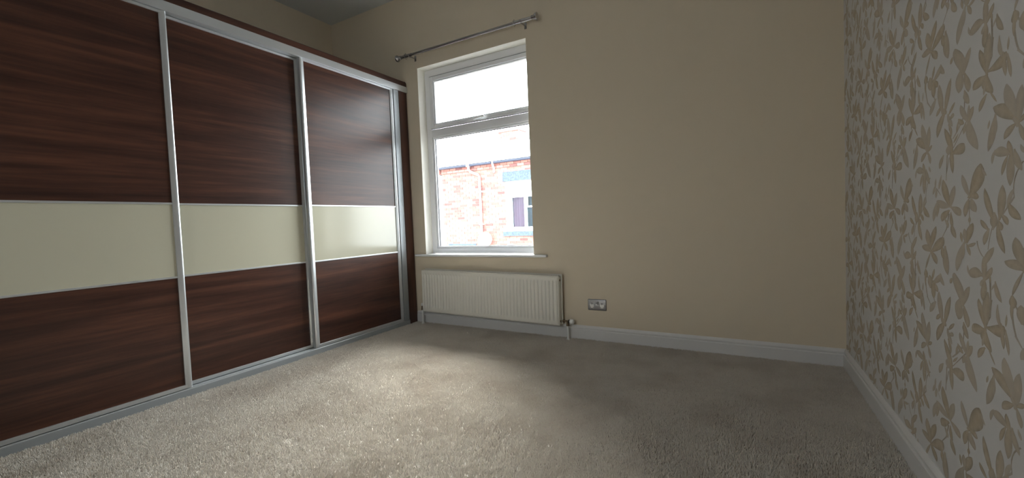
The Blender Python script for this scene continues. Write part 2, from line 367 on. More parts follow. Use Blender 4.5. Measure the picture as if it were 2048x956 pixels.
floor = struct('floor', bx(XL - 0.1, XR + 0.45, YB - 0.1, D, -0.10, -0.007), CARP, label='beige cut pile carpet covering the whole floor')
bm = bmesh.new()
NG = 24
v = [bm.verts.new(q) for q in ((XW + 0.003, YB + 0.02, -0.0075), (XRB - 0.02, YB + 0.02, -0.0075), (XR - 0.016, D - SK - 0.001, -0.0075), (XW + 0.003, D - SK - 0.001, -0.0075))]
bm.faces.new(v)
pile = build('carpet_pile', bm, CARP, floor); tag(pile, kind='stuff')
gn = bpy.data.node_groups.new('pile', 'GeometryNodeTree')
gn.interface.new_socket('Geometry', in_out='INPUT', socket_type='NodeSocketGeometry'); gn.interface.new_socket('Geometry', in_out='OUTPUT', socket_type='NodeSocketGeometry')
N = gn.nodes; Lk = gn.links
gi = N.new('NodeGroupInput'); go = N.new('NodeGroupOutput')
dp = N.new('GeometryNodeDistributePointsOnFaces'); dp.inputs['Density'].default_value = 42000
cone = N.new('GeometryNodeMeshCone'); cone.fill_type = 'NONE'
for nm, vv in (('Vertices', 4), ('Radius Top', 0.0009), ('Radius Bottom', 0.0024), ('Depth', 0.0125)): cone.inputs[nm].default_value = vv
sm = N.new('GeometryNodeSetMaterial'); sm.inputs['Material'].default_value = CARP
Lk.new(cone.outputs['Mesh'], sm.inputs['Geometry'])
ip = N.new('GeometryNodeInstanceOnPoints')
Lk.new(gi.outputs[0], dp.inputs['Mesh']); Lk.new(dp.outputs['Points'], ip.inputs['Points']); Lk.new(sm.outputs[0], ip.inputs['Instance'])
pos = N.new('GeometryNodeInputPosition')
nf = N.new('ShaderNodeTexNoise'); nf.inputs['Scale'].default_value = 55; nf.inputs['Detail'].default_value = 3
nl = N.new('ShaderNodeTexNoise'); nl.inputs['Scale'].default_value = 5; nl.inputs['Detail'].default_value = 4
Lk.new(pos.outputs[0], nf.inputs['Vector']); Lk.new(pos.outputs[0], nl.inputs['Vector'])
def vm(op, a, bb):
    n = N.new('ShaderNodeVectorMath'); n.operation = op
    for i, x in enumerate((a, bb)):
        if x is None: continue
        if isinstance(x, (tuple, list)): n.inputs[i].default_value = x
        else: Lk.new(x, n.inputs[i])
    return n
def mt(op, *a):
    n = N.new('ShaderNodeMath'); n.operation = op
    for i, x in enumerate(a):
        if isinstance(x, (int, float)): n.inputs[i].default_value = x
        else: Lk.new(x, n.inputs[i])
    return n.outputs[0]
rv = N.new('FunctionNodeRandomValue'); rv.data_type = 'FLOAT_VECTOR'; rv.inputs[0].default_value = (-0.35, -0.35, 0); rv.inputs[1].default_value = (0.35, 0.35, 6.28)
c1 = vm('SUBTRACT', nf.outputs['Color'], (0.5, 0.5, 0.5)); c1 = vm('MULTIPLY', c1.outputs[0], (2.2, 2.2, 0))
c2 = vm('SUBTRACT', nl.outputs['Color'], (0.5, 0.5, 0.5)); c2 = vm('MULTIPLY', c2.outputs[0], (2.2, 2.2, 0))
s1 = vm('ADD', c1.outputs[0], c2.outputs[0]); s2 = vm('ADD', s1.outputs[0], rv.outputs[0])
Lk.new(s2.outputs[0], ip.inputs['Rotation'])
# old furniture-foot dents press the pile down
fac = None
for cx, cy, r0, w0 in ((-1.539, 1.233, 0.030, 0.008), (-1.577, 2.598, 0.026, 0.007), (-1.662, 1.62, 0.010, 0.008), (-1.927, 1.774, 0.020, 0.010), (-1.111, 1.72, 0.010, 0.010), (-1.02, 1.248, 0.008, 0.008), (-1.25, 2.25, 0.03, 0.02), (-1.05, 2.2, 0.03, 0.02)):
    dd = vm('DISTANCE', pos.outputs[0], (cx, cy, -0.0075)).outputs['Value']
    q = mt('DIVIDE', mt('ABSOLUTE', mt('SUBTRACT', dd, r0)), w0)
    q = mt('MINIMUM', q, 1.0)
    fac = q if fac is None else mt('MULTIPLY', fac, q)
sc = mt('ADD', mt('MULTIPLY', fac, 0.6), 0.25)
hz = mt('MULTIPLY', sc, mt('ADD', mt('MULTIPLY', nf.outputs['Fac'], 1.6), 0.3))
cx_ = N.new('ShaderNodeCombineXYZ'); cx_.inputs[0].default_value = 1; cx_.inputs[1].default_value = 1; Lk.new(hz, cx_.inputs[2])
Lk.new(cx_.outputs[0], ip.inputs['Scale'])
jn = N.new('GeometryNodeJoinGeometry'); Lk.new(gi.outputs[0], jn.inputs[0]); Lk.new(ip.outputs[0], jn.inputs[0]); Lk.new(jn.outputs[0], go.inputs[0])
md = pile.modifiers.new('pile', 'NODES'); md.node_group = gn

# ------------------------------------------------------------------ window
wn = empty('window_1', (0, 0, 0)); tag(wn, 'white plastic window with top-hung fanlight over one fixed pane', kind='structure')
def ring(bm, x0, x1, z0, z1, w, y0, y1, bev=0.003):
    """picture-frame ring: w = (left, right, bottom, top)"""
    l, r, bt, tp = w
    box(bm, x0, x0 + l, y0, y1, z0, z1, bev, 1); box(bm, x1 - r, x1, y0, y1, z0, z1, bev, 1)
    box(bm, x0 + l - bev, x1 - r + bev, y0 + 0.0003, y1, z0, z0 + bt, bev, 1); box(bm, x0 + l - bev, x1 - r + bev, y0 + 0.0003, y1, z1 - tp, z1, bev, 1)
FZ0, FZ1 = 0.669, 2.446
TZ0, TZ1 = 1.800, 1.872                     # transom
bm = bmesh.new(); ring(bm, FX0, FX1, FZ0, FZ1, (.060, .060, .048, .066), YF, YF + 0.07)
box(bm, FX0 + .058, FX1 - .058, YF + 0.0003, YF + 0.07, TZ0, TZ1, 0.003, 1)
frame = build('window_frame', bm, M_UPVC, wn)
bm = bmesh.new(); ring(bm, FX0 + .060, FX1 - .060, FZ0 + .048, TZ0, (.018, .018, .018, .018), YF + 0.008, YF + 0.035, 0.005)
build('glazing_bead', bm, M_UPVC, frame)
bm = bmesh.new(); ring(bm, FX0 + .072, FX1 - .072, FZ0 + .060, TZ0 - .013, (.008, .008, .008, .008), YF + 0.022, YF + 0.04, 0.001)
build('seal', bm, M_SEAL, frame)
SX0, SX1, SZ0, SZ1 = FX0 + .066, FX1 - .066, 1.878, 2.374
bm = bmesh.new(); ring(bm, SX0 - .0055, SX1 + .0055, SZ0 - .0045, SZ1 + .0055, (.010, .010, .008, .010), YF - 0.0035, YF + 0.004, 0.0005)
build('seal', bm, M_SEAL, frame)
bm = bmesh.new(); ring(bm, SX0, SX1, SZ0, SZ1, (.040, .040, .036, .040), YF - 0.013, YF + 0.05, 0.004)
sash = build('fanlight_sash', bm, M_UPVC, wn)
bm = bmesh.new(); ring(bm, SX0 + .040, SX1 - .040, SZ0 + .036, SZ1 - .040, (.014, .014, .014, .014), YF - 0.004, YF + 0.03, 0.005)
build('glazing_bead', bm, M_UPVC, sash)
build('glass_pane', bx(SX0 + .045, SX1 - .045, YF + 0.025, YF + 0.029, SZ0 + .042, SZ1 - .046), M_GLASS, sash)
build('glass_pane', bx(FX0 + .07, FX1 - .07, YF + 0.036, YF + 0.040, FZ0 + .058, TZ0 - .01), M_GLASS, wn)
# handle: base plate and lever lying to the right
hx = -2.16
bm = bx(hx - .06, hx + .03, YF - 0.025, YF - 0.012, SZ0 + .006, SZ0 + .028, 0.004)
hb = build('window_handle', bm, M_UPVC, sash, True)
bm = bmesh.new(); tube(bm, [(hx - .03, YF - .02, SZ0 + .017), (hx - .03, YF - .040, SZ0 + .017), (hx - .015, YF - .045, SZ0 + .018), (hx + .085, YF - .045, SZ0 + .026)], [.011, .010, .009, .007], 12)
build('lever', bm, M_UPVC, hb, True)
# sill board
bm = bmesh.new(); box(bm, -2.885, -1.470, D - 0.040, D, 0.646, 0.667, 0.006, 3); box(bm, OX0 - .001, OX1 + .001, D - 0.01, YF + 0.01, 0.646, 0.667)
build('window_sill', bm, M_UPVC, wn)
bm = bx(FX0, FX1, YF + .07, YO + .06, 0.60, 0.668, 0.004)
build('outer_sill', bm, M_UPVC, wn)

w2 = empty('added_fill_window'); tag(w2, 'white plastic window added behind the camera to let in fill daylight', kind='structure')  # made-up window, brightens the window wall and the wallpaper
bm = bmesh.new(); ring(bm, RWX0, RWX1, RWZ0, RWZ1, (.06, .06, .06, .06), YB - .09, YB - .03); f2 = build('window_frame', bm, M_UPVC, w2)
build('glass_pane', bx(RWX0 + .05, RWX1 - .05, YB - .065, YB - .061, RWZ0 + .05, RWZ1 - .05), M_GLASS, w2)
pl2 = bpy.data.lights.new('window_portal', 'AREA'); pl2.shape = 'RECTANGLE'; pl2.size = .58; pl2.size_y = .78; pl2.cycles.is_portal = True
po2 = bpy.data.objects.new('window_portal', pl2); COL.objects.link(po2); po2.location = ((RWX0 + RWX1) / 2, YB - .095, (RWZ0 + RWZ1) / 2); po2.rotation_euler = (math.radians(90), 0, 0)

# ------------------------------------------------------------------ curtain pole
cp = empty('curtain_pole', (-2.19, D, 2.548)); tag(cp, 'grey metal curtain pole with flared end caps above the window', 'curtain pole')
PY = D - 0.080; Z0 = 2.549
def off(bm, o=cp):
    bmesh.ops.translate(bm, vec=-Vector(o.location), verts=bm.verts); return bm
build('rod', off(tube(bmesh.new(), [(-2.83, PY, Z0), (-1.62, PY, Z0 - .002)], .0125, 20)), M_POLE, cp, True)
build('rod_sleeve', off(tube(bmesh.new(), [(-1.66, PY, Z0), (-1.655, PY, Z0), (-1.497, PY, Z0 - .002)], [.0135, .016, .016], 20)), M_POLE_L, cp, True)
build('rod_sleeve', off(tube(bmesh.new(), [(-2.90, PY, Z0), (-2.76, PY, Z0)], .015, 20)), M_POLE, cp, True)
for x, s in ((-2.895, -1), (-1.500, 1)):
    bm = tube(bmesh.new(), [(x + s * a, PY, Z0) for a in (0, .004, .006, .020, .034, .042, .050, .052)], [.017, .019, .0165, .019, .026, .031, .030, .020], 24)
    build('end_cap', off(bm), M_POLE, cp, True)
for x in (-2.785, -1.595):
    bm = bmesh.new(); tube(bm, [(x, D - .002, Z0 - .012), (x, PY + .012, Z0 - .012)], .006, 12)
    tube(bm, [(x, PY + math.cos(a) * .019, Z0 + math.sin(a) * .019) for a in [math.radians(q) for q in range(180, 361, 20)]], .004, 8)
    br = build('bracket', off(bm), M_POLE, cp, True)
    build('wall_plate', off(bx(x - .011, x + .011, D - .006, D, Z0 - .036, Z0 + .016, 0.0025)), M_POLE, br)
for x, lab in ((-2.835, 'thin metal curtain ring left on the pole beside the wardrobe end'), (-1.658, 'thin metal curtain ring left on the pole at its right end')):
    r = empty('curtain_ring', (x, PY, Z0)); tag(r, lab, 'curtain ring', 'curtain rings left on the pole')
    bm = tube(bmesh.new(), [(0.002 * math.sin(2 * a), math.cos(a) * .0215, math.sin(a) * .0215 - .003) for a in [math.radians(q) for q in range(0, 361, 15)]], .0022, 8, False)
    build('hoop', bm, M_POLE_L if x > -2 else M_POLE, r, True)
    build('eyelet', tube(bmesh.new(), [(0, math.cos(a) * .005, math.sin(a) * .005 + .024) for a in [math.radians(q) for q in range(0, 361, 30)]], .0014, 6, False), M_POLE, r, True)

# ------------------------------------------------------------------ radiator
RX0, RX1, RH = -2.768, -1.350, 0.398
rad = empty('radiator', ((RX0 + RX1) / 2, D, 0.116)); tag(rad, 'long white double panel radiator mounted under the window', 'radiator')
rad.rotation_euler = (0, math.radians(0.75), 0)
RW = (RX1 - RX0) / 2
def flute_panel(y, face, x0, x1, z0, z1, nfl=42):
    """pressed steel panel: vertical ribs with rounded ends; face=-1 looks to the room"""
    bm = bmesh.new()
    pitch = (x1 - x0 - 0.03) / nfl; xs = [x0, x0 + .004, x0 + .007, x0 + .009, x0 + .011]
    for i in range(nfl):
        a = x0 + .015 + i * pitch
        xs += [a + pitch * q for q in (0.0, 0.14, 0.26, 0.5, 0.74, 0.86)]
    xs += [x1 - .015, x1 - .011, x1 - .009, x1 - .007, x1 - .004, x1]
    H = z1 - z0
    zs = [z0, z0 + .004, z0 + .007, z0 + .009, z0 + .011, z0 + .018, z0 + .030, z0 + .036, z0 + .044, z0 + .054, z0 + H * .5, z1 - .054, z1 - .044, z1 - .036, z1 - .030, z1 - .018, z1 - .011, z1 - .009, z1 - .007, z1 - .004, z1]
    def dep(x, z):
        u = (x - x0 - .015) / pitch
        e = 0.0 if (x < x0 + .002 or x > x1 - .002 or z < z0 + .002 or z > z1 - .002) else 1.0
        if e == 0: return -0.004
        if min(abs(x - x0 - .009), abs(x1 - x - .009), abs(z - z0 - .009), abs(z1 - z - .009)) < .001: return -0.003
        if u < -.01 or u > nfl + .01: return 0.0
        f = u - math.floor(u + 1e-6)
        rib = min(1.0, max(0.0, (0.5 - abs(f - 0.5)) / 0.26)); rib = rib * rib * (3 - 2 * rib)
        ez = min(z - z0, z1 - z); ez = min(1.0, max(0.0, (ez - .028) / .022)); ez = ez * ez * (3 - 2 * ez)
        ch = math.exp(-((f if f < .5 else 1 - f) / .14) ** 2) * -0.0068 * ez          # channel between ribs
        return 0.0015 * rib * ez + ch
    g = [[bm.verts.new((x, y + face * dep(x, z), z)) for z in zs] for x in xs]
    for i in range(len(xs) - 1):
        for j in range(len(zs) - 1):
            bm.faces.new((g[i][j], g[i + 1][j], g[i + 1][j + 1], g[i][j + 1]))
    # back skin
    yb = y - face * 0.010
    B = [bm.verts.new(q) for q in ((x0, yb, z0), (x1, yb, z0), (x1, yb, z1), (x0, yb, z1))]
    bm.faces.new(B)
    for row, b0, b1 in (([g[i][0] for i in range(len(xs))], B[0], B[1]), ([g[i][-1] for i in range(len(xs))], B[3], B[2])):
        bm.faces.new(row + [b1, b0])
    for row, b0, b1 in ((g[0], B[0], B[3]), (g[-1], B[1], B[2])):
        bm.faces.new(list(row) + [b1, b0])
    return bm
o = build('front_panel', flute_panel(-0.094, -1, -RW, RW, 0, RH), M_RAD, rad, True)
o = build('back_panel', flute_panel(-0.036, 1, -RW + .01, RW + .010, 0.006, RH + .010), M_RAD, rad, True)
bm = bmesh.new()
nf_ = 52
for i in range(nf_):
    x = -RW + .03 + i * (2 * RW - .06) / (nf_ - 1)
    box(bm, x - .0005, x + .0005, -.082, -.050, .03, RH - .035)
build('convector_fins', bm, M_RAD, rad)
# side cheeks / rolled header seam between the panels
build('side_cover', bx(RW - .006, RW + .002, -.083, -.048, .008, RH - .006, .002), M_RAD, rad)
build('side_cover', bx(-RW + .006, -RW + .012, -.086, -.045, .012, RH - .012, .002), M_RAD, rad)
bm = bmesh.new()
box(bm, -RW + .01, RW - .008, -.081, -.075, RH - .004, RH + .002); box(bm, -RW + .01, RW - .008, -.055, -.049, RH - .004, RH + .002)
for i in range(71):
    x = -RW + .012 + i * (2 * RW - .026) / 70
    box(bm, x - .003, x + .003, -.0755, -.0545, RH - .003, RH + .001)
build('top_grille', bm, M_RAD, rad)
for z in (RH - .035, .035): build('blanking_plug', tube(bmesh.new(), [(RW + .001, -.074, z), (RW + .005, -.074, z)], .009, 12), M_BRASS, rad, True)
for x in (-.5, .5):
    build('wall_bracket', bx(x - .012, x + .012, -.040, -.003, .05, RH - .05), M_RAD, rad)

def valve(name, x0, s, zc, head):
    v = empty(name, (x0, D - .062, 0))
    bm = bmesh.new()
    tube(bm, [(-.030 * s, 0, zc), (.012 * s, 0, zc)], [.008, .008], 12); tube(bm, [(-.026 * s, 0, zc), (-.012 * s, 0, zc)], .0125, 6)
    tube(bm, [(.012 * s, 0, zc + .004), (.012 * s, 0, zc - .022)], .0105, 12); tube(bm, [(.012 * s, 0, zc - .020), (.012 * s, 0, zc - .036)], .0135, 6)
    build('valve_body', bm, M_BRASS, v, True)
    build('supply_pipe', tube(bmesh.new(), [(.012 * s, 0, zc - .034), (.012 * s, 0, -.006)], .0078, 14), M_WPL, v, True)
    build('pipe_collar', tube(bmesh.new(), [(.012 * s, 0, -.006), (.012 * s, 0, .008)], [.018, .014], 16), M_WPL, v, True)
    if head:
        build('head_ring', tube(bmesh.new(), [(.020 * s, 0, zc), (.034 * s, 0, zc)], [.014, .017], 16), M_BLK, v, True)
        bm = tube(bmesh.new(), [(.034 * s, 0, zc), (.037 * s, 0, zc), (.060 * s, 0, zc), (.066 * s, 0, zc)], [.018, .020, .019, .013], 18)
        build('valve_head', bm, M_WPL, v, True)
    else:
        build('valve_cap', tube(bmesh.new(), [(.012 * s, 0, zc + .004), (.012 * s, 0, zc + .026), (.012 * s, 0, zc + .030)], [.011, .010, .006], 14), M_WPL, v, True)
    return v
tag(valve('radiator_valve', -1.305, 1, .142, True), 'white and black thermostatic valve on a white pipe right of the radiator', 'valve')
tag(valve('radiator_valve', -2.786, -1, .168, False), 'small brass valve on a white pipe left of the radiator by the wardrobe', 'valve')

# ------------------------------------------------------------------ wall socket
sx0, sz0 = -1.066, 0.277
sk = empty('wall_socket', (sx0, D, sz0)); tag(sk, 'brushed steel double wall socket on the cream wall right of the radiator', 'socket')
bm = bx(-.0735, .0735, -.0085, 0, -.0435, .0435, .006, 3); build('face_plate', bm, M_STEEL, sk, True)
for x in (-.040, .040):
    ins = build('pin_insert', bx(x - .0155, x + .0155, -.0100, -.008, -.026, .006, .0008), M_WPL, sk)
    bm = bmesh.new(); box(bm, x - .002, x + .002, -.0104, -.0098, .000, .0045); box(bm, x - .0145, x - .0085, -.0104, -.0098, -.0215, -.0175); box(bm, x + .0085, x + .0145, -.0104, -.0098, -.0215, -.0175)
    build('pin_hole', bm, M_BLK, ins)
    build('earth_hole', bx(x - .0025, x + .0025, -.0092, -.0083, .007, .016), M_BLK, sk)
for x in (-.009, .009):
    build('rocker_switch', bx(x - .0065, x + .0065, -.0120, -.008, .004, .026, .0015), M_STEEL if x < 0 else mat('dark_rocker', (.10, .10, .10), .35, .7), sk)
for x in (-.0635, .0635):
    build('screw', tube(bmesh.new(), [(x, -.0083, -.003), (x, -.0096, -.003)], [.0038, .003], 14), M_POLE, sk, True)

# ------------------------------------------------------------------ fitted wardrobe
wd = empty('wardrobe', (XW, 1.7, 0)); tag(wd, 'fitted walnut wardrobe with three sliding doors and a cream band', 'wardrobe')
def wpart(name, bm, m, parent=None, smooth=False):
    par = parent or wd
    bmesh.ops.translate(bm, vec=-Vector(wd.location), verts=bm.verts)
    return build(name, bm, m, par, smooth)
ZR0, ZR1 = 2.235, 2.292         # silver top track
WY0, WY1 = 0.20, D - 0.001      # along the wall
wpart('top_track', bx(XW - .088, XW, WY0, WY1, ZR0, ZR1, 0.0015), M_ALU)
bm = bmesh.new(); prof = [(XW - .030, ZR1), (XW - .004, ZR1), (XW - .004, 2.336), (XW - .008, 2.340), (XW - .030, 2.340)]
extrude_profile(bm, prof, 'y', WY0, WY1 - .030)
# rounded end of the pelmet board
n0 = 8; endp = []
for k in range(n0 + 1):
    a = math.pi / 2 * k / n0
    endp.append((WY1 - .030 + .022 * math.sin(a), ZR1 + .026 + .022 * math.cos(a)))
endp = [(WY1 - .030, ZR1)] + [(WY1 - .030, ZR1 + .048)] + endp[1:] + [(WY1 - .008, ZR1)]
A = [bm.verts.new((XW - .004, y, z)) for y, z in endp]; B = [bm.verts.new((XW - .030, y, z)) for y, z in endp]
for i in range(len(endp)): bm.faces.new((A[i], A[(i + 1) % len(endp)], B[(i + 1) % len(endp)], B[i]))
bm.faces.new(A); bm.faces.new(B[::-1])
wpart('pelmet', bm, M_WOOD)
# bottom track: plinth with two raised guides
bm = bx(XW - .088, XW, WY0, WY1 - .118, -.006, .036, 0.001)
wpart('bottom_plinth', bm, M_ALU_D)
bm = bmesh.new(); box(bm, XW - .088, XW - .001, WY0, WY1 - .118, .036, .0385, .0005)
for x in (XW - .006, XW - .028, XW - .044, XW - .066): box(bm, x - .002, x, WY0, WY1 - .118, .038, .042)
wpart('bottom_track', bm, M_ALU)
# right hand jamb channel and dark filler with rounded edge
JY0, JY1 = 2.972, 3.040
bm = bmesh.new(); box(bm, XW - .075, XW - .006, JY0 + .004, JY1, .002, ZR0, .002); box(bm, XW - .016, XW - .003, JY0, JY0 + .006, .002, ZR0, .002)
wpart('side_jamb', bm, M_ALU_D)
bm = bmesh.new(); R_ = .020; prof = [(XW - .090, JY1), (XW - .004, JY1)]
for k in range(9):
    a = math.pi / 2 * k / 8
    prof.append((XW - .004 - R_ + R_ * math.cos(a), WY1 - R_ + R_ * math.sin(a)))
prof += [(XW - .090, WY1)]
extrude_profile(bm, prof, 'z', -.004, ZR0)
wpart('filler_panel', bm, M_WOODV, None, True)
# carcass behind the doors
wpart('end_panel', bx(XL + .002, XW - .002, WY0 - .02, WY0, -.004, 2.335), M_WOODV)
wpart('top_board', bx(XL + .002, XW - .031, WY0, WY1, ZR1 + .002, ZR1 + .020), M_CARC)
wpart('interior_shelf', bx(XL + .002, XW - .14, WY0, WY1, 1.90, 1.92), M_CARC)

def door(y0, y1, xf, zt, label):
    """front face of the stiles at xf; panels recessed"""
    zb = .044
    dw = [  # bars
    ]
    bm = bmesh.new()
    box(bm, xf - .032, xf - .004, y0 + .02, y1 - .02, zb, zb + .022, .002)       # bottom rail
    d = wpart('sliding_door', bm, M_ALU); d['label'] = label
    wpart('top_rail', bx(xf - .032, xf - .004, y0 + .02, y1 - .02, zt - .016, zt, .002), M_ALU, d)
    def stile(ya, yb, flip):
        bm = bmesh.new(); w = yb - ya
        # rounded grip bar: bulges forward on the outer edge, returns back along the edge
        if not flip: pts = [(xf - .034, ya), (xf - .004, ya), (xf - .001, ya + w * .12), (xf, ya + w * .3), (xf - .001, ya + w * .55), (xf - .005, ya + w * .82), (xf - .006, yb), (xf - .034, yb)]
        else: pts = [(xf - .034, ya), (xf - .006, ya), (xf - .005, ya + w * .18), (xf - .001, ya + w * .45), (xf, ya + w * .7), (xf - .001, ya + w * .88), (xf - .004, yb), (xf - .034, yb)]
        extrude_profile(bm, pts, 'z', zb, zt)
        return wpart('stile', bm, M_ALU, d, True)
    stile(y0, y0 + .036, False); stile(y1 - .033, y1, True)
    ya, yb = y0 + .034, y1 - .031
    xp = xf - .012
    C1, C2 = 1.138, .700
    wpart('wood_panel', bx(xp - .010, xp, ya, yb, C1 - .001, zt - .014), M_WOOD, d)
    wpart('cream_panel', bx(xp - .010, xp, ya, yb, C2 + .001, C1 - .001), M_CREAMP, d)
    wpart('wood_panel', bx(xp - .010, xp, ya, yb, zb + .020, C2 + .001), M_WOOD, d)
    wpart('divider_bar', bx(xp - .002, xp + .005, ya, yb, C1 - .010, C1 + .001, .0015), M_ALU, d)
    wpart('divider_bar', bx(xp - .002, xp + .005, ya, yb, C2 - .001, C2 + .010, .0015), M_ALU, d)
    return d
door(.258, 1.203, XW - .006, ZR0 - .001, 'front sliding door nearest the camera')
door(1.150, 2.047, XW - .046, ZR0 - .002, 'middle sliding door set behind the other two')
door(2.027, 2.968, XW - .006, ZR0 - .001, 'front sliding door nearest the window')

# ------------------------------------------------------------------ houses across the street
M_MORT = mat('mortar', (.26, .215, .19), .9, bump=(90, .3, .004))
M_RENDER = mat('pale_render', (.72, .70, .66), .9)
M_STONE = mat('dark_stone_lintel', (.012, .018, .028), .8, vary=(24, (.05, .075, .10), (1, 1, 1)))
M_IRON = mat('grey_gutter', (.02, .026, .045), .5)
M_PIPE = mat('pink_painted_pipe', (.36, .27, .26), .5)
M_WFR = mat('white_far_window', (.82, .82, .82), .4)
M_CURT = mat('mauve_curtain', (.30, .12, .16), .9)
M_BLIND = mat('white_blind', (.85, .84, .82), .8)
M_DARKG = mat('far_window_dark', (.08, .10, .12), .15)
M_DISH = mat('dish_grey', (.55, .57, .56), .5)
def brick_mat():
    m = bpy.data.materials.new('red_brick'); m.use_nodes = True; t = m.node_tree; b = t.nodes['Principled BSDF']
    oi = t.nodes.new('ShaderNodeObjectInfo'); ge = t.nodes.new('ShaderNodeNewGeometry')
    ad = t.nodes.new('ShaderNodeMath'); ad.operation = 'ADD'; fr = t.nodes.new('ShaderNodeMath'); fr.operation = 'FRACT'
    t.links.new(oi.outputs['Random'], ad.inputs[0]); t.links.new(ge.outputs['Random Per Island'], ad.inputs[1]); t.links.new(ad.outputs[0], fr.inputs[0])
    r = t.nodes.new('ShaderNodeValToRGB'); e = r.color_ramp.elements
    e[0].position = 0; e[0].color = (.10, .037, .034, 1); e[1].position = 1; e[1].color = (.26, .135, .10, 1)
    for p_, c_ in ((.12, (.155, .058, .05)), (.35, (.20, .08, .064)), (.65, (.22, .105, .08)), (.85, (.225, .098, .085))):
        q = e.new(p_); q.color = (*c_, 1)
    n = t.nodes.new('ShaderNodeTexNoise'); n.inputs['Scale'].default_value = 40; t.links.new(ge.outputs['Position'], n.inputs['Vector'])
    mx = t.nodes.new('ShaderNodeMix'); mx.data_type = 'RGBA'; mx.blend_type = 'MULTIPLY'; mx.inputs[7].default_value = (.75, .72, .7, 1)
    t.links.new(fr.outputs[0], r.inputs[0]); t.links.new(r.outputs[0], mx.inputs[6]); t.links.new(n.outputs['Fac'], mx.inputs[0]); t.links.new(mx.outputs[2], b.inputs['Base Color'])
    b.inputs['Roughness'].default_value = .9
    return m
M_BRICK = brick_mat()
M_SLATE = mat('roof_slate', (.34, .37, .41), .55, vary=(7, (.46, .48, .50), (1, 1, 1)))

DF = 10.5
hs = empty('terraced_house', (-6.2, DF, -2.9)); tag(hs, 'red brick terraced house with slate roof seen through the window', 'house')
HO = Vector(hs.location)
def hpart(name, bm, m, parent=None, smooth=False):
    bmesh.ops.translate(bm, vec=-HO, verts=bm.verts)
    return build(name, bm, m, parent or hs, smooth)
HX0, HX1 = -8.42, -3.40
WX0, WX1, WZ0, WZ1 = -6.15, -4.95, .665, 2.085       # far window opening
bm = bmesh.new()
box(bm, HX0, WX0, DF, DF + .3, -2.9, 2.68); box(bm, WX1, HX1, DF, DF + .3, -2.9, 2.68)
box(bm, WX0, WX1, DF, DF + .3, WZ1, 2.68); box(bm, WX0, WX1, DF, DF + .3, -2.9, WZ0)
box(bm, HX0, HX1, DF + 5.3, DF + 5.4, -2.9, 2.68); box(bm, HX0, HX0 + .1, DF + .3, DF + 5.3, -2.9, 2.68); box(bm, HX1 - .1, HX1, DF + .3, DF + 5.3, -2.9, 2.68)
hpart('wall', bm, M_MORT)
bricks = []
BH, BL = .075, .225
row = 0; z = .02
while z < 2.66:
    x = HX0 + (0 if row % 2 else -BL / 2)
    proud = .012
    if z > 2.44: proud = .045 if (int(z / BH) % 2) else .03
    while x < HX1:
        a, b_ = max(x, HX0), min(x + BL, HX1)
        if b_ - a > .06:
            if not (b_ > WX0 and a < WX1 and WZ0 - .15 < z + .04 and z < WZ1 + .27 and not (z + .04 > WZ1 + .28)) :
                bricks.append((a, b_, z, proud))
            else:
                # clipped beside opening / lintel
                lx0, lx1 = (-6.24, -4.86) if (z > WZ1 - .01 or z < WZ0 + .01) else (WX0, WX1)
                if a < lx0 - .05: bricks.append((a, min(b_, lx0), z, proud))
                if b_ > lx1 + .05: bricks.append((max(a, lx1), b_, z, proud))
        x += BL
    row += 1; z += BH
vis = sorted(range(len(bricks)), key=lambda i: (0 if (bricks[i][2] > .22 and bricks[i][0] < -5.2) else 1, abs(bricks[i][0] + 6.3)))
bmeshes = {}
bm_rest = bmesh.new()
for rank, i in enumerate(vis):
    a, b_, z, pr_ = bricks[i]
    if rank < 296:
        key = (round(b_ - a, 3), pr_)
        if key not in bmeshes:
            q = bx(.005, key[0] - .005, -pr_, .004, .005, BH - .005); mm = bpy.data.meshes.new('brick'); bmesh.ops.recalc_face_normals(q, faces=q.faces); q.to_mesh(mm); q.free(); mm.materials.append(M_BRICK); bmeshes[key] = mm
        o = bpy.data.objects.new('brick', bmeshes[key]); COL.objects.link(o); o.parent = hs
        o.location = Vector((a, DF + random.uniform(-.002, .002), z)) - HO
    else:
        box(bm_rest, a + .005, b_ - .005, DF - pr_, DF + .004, z + .005, z + BH - .005)
for k in range(39):
    for q in range(23):
        x = HX0 + q * BL - (BL / 2 if k % 2 else 0)
        if x < HX0 or x + BL > HX1: continue
        box(bm_rest, x + .005, x + BL - .005, DF - .012, DF + .004, .02 - (k + 1) * BH + .005, .02 - k * BH - .005)
o = hpart('brickwork', bm_rest, M_BRICK); o['kind'] = 'stuff'
hpart('lintel', bx(-6.22, -4.88, DF - .03, DF + .1, 2.09, 2.365, .004), M_STONE)
hpart('stone_sill', bx(-6.25, -4.85, DF - .07, DF + .1, .535, .665, .004), M_STONE)
hpart('lintel', bx(-8.27, -7.22, DF - .03, DF + .1, .255, .335, .003), M_STONE)
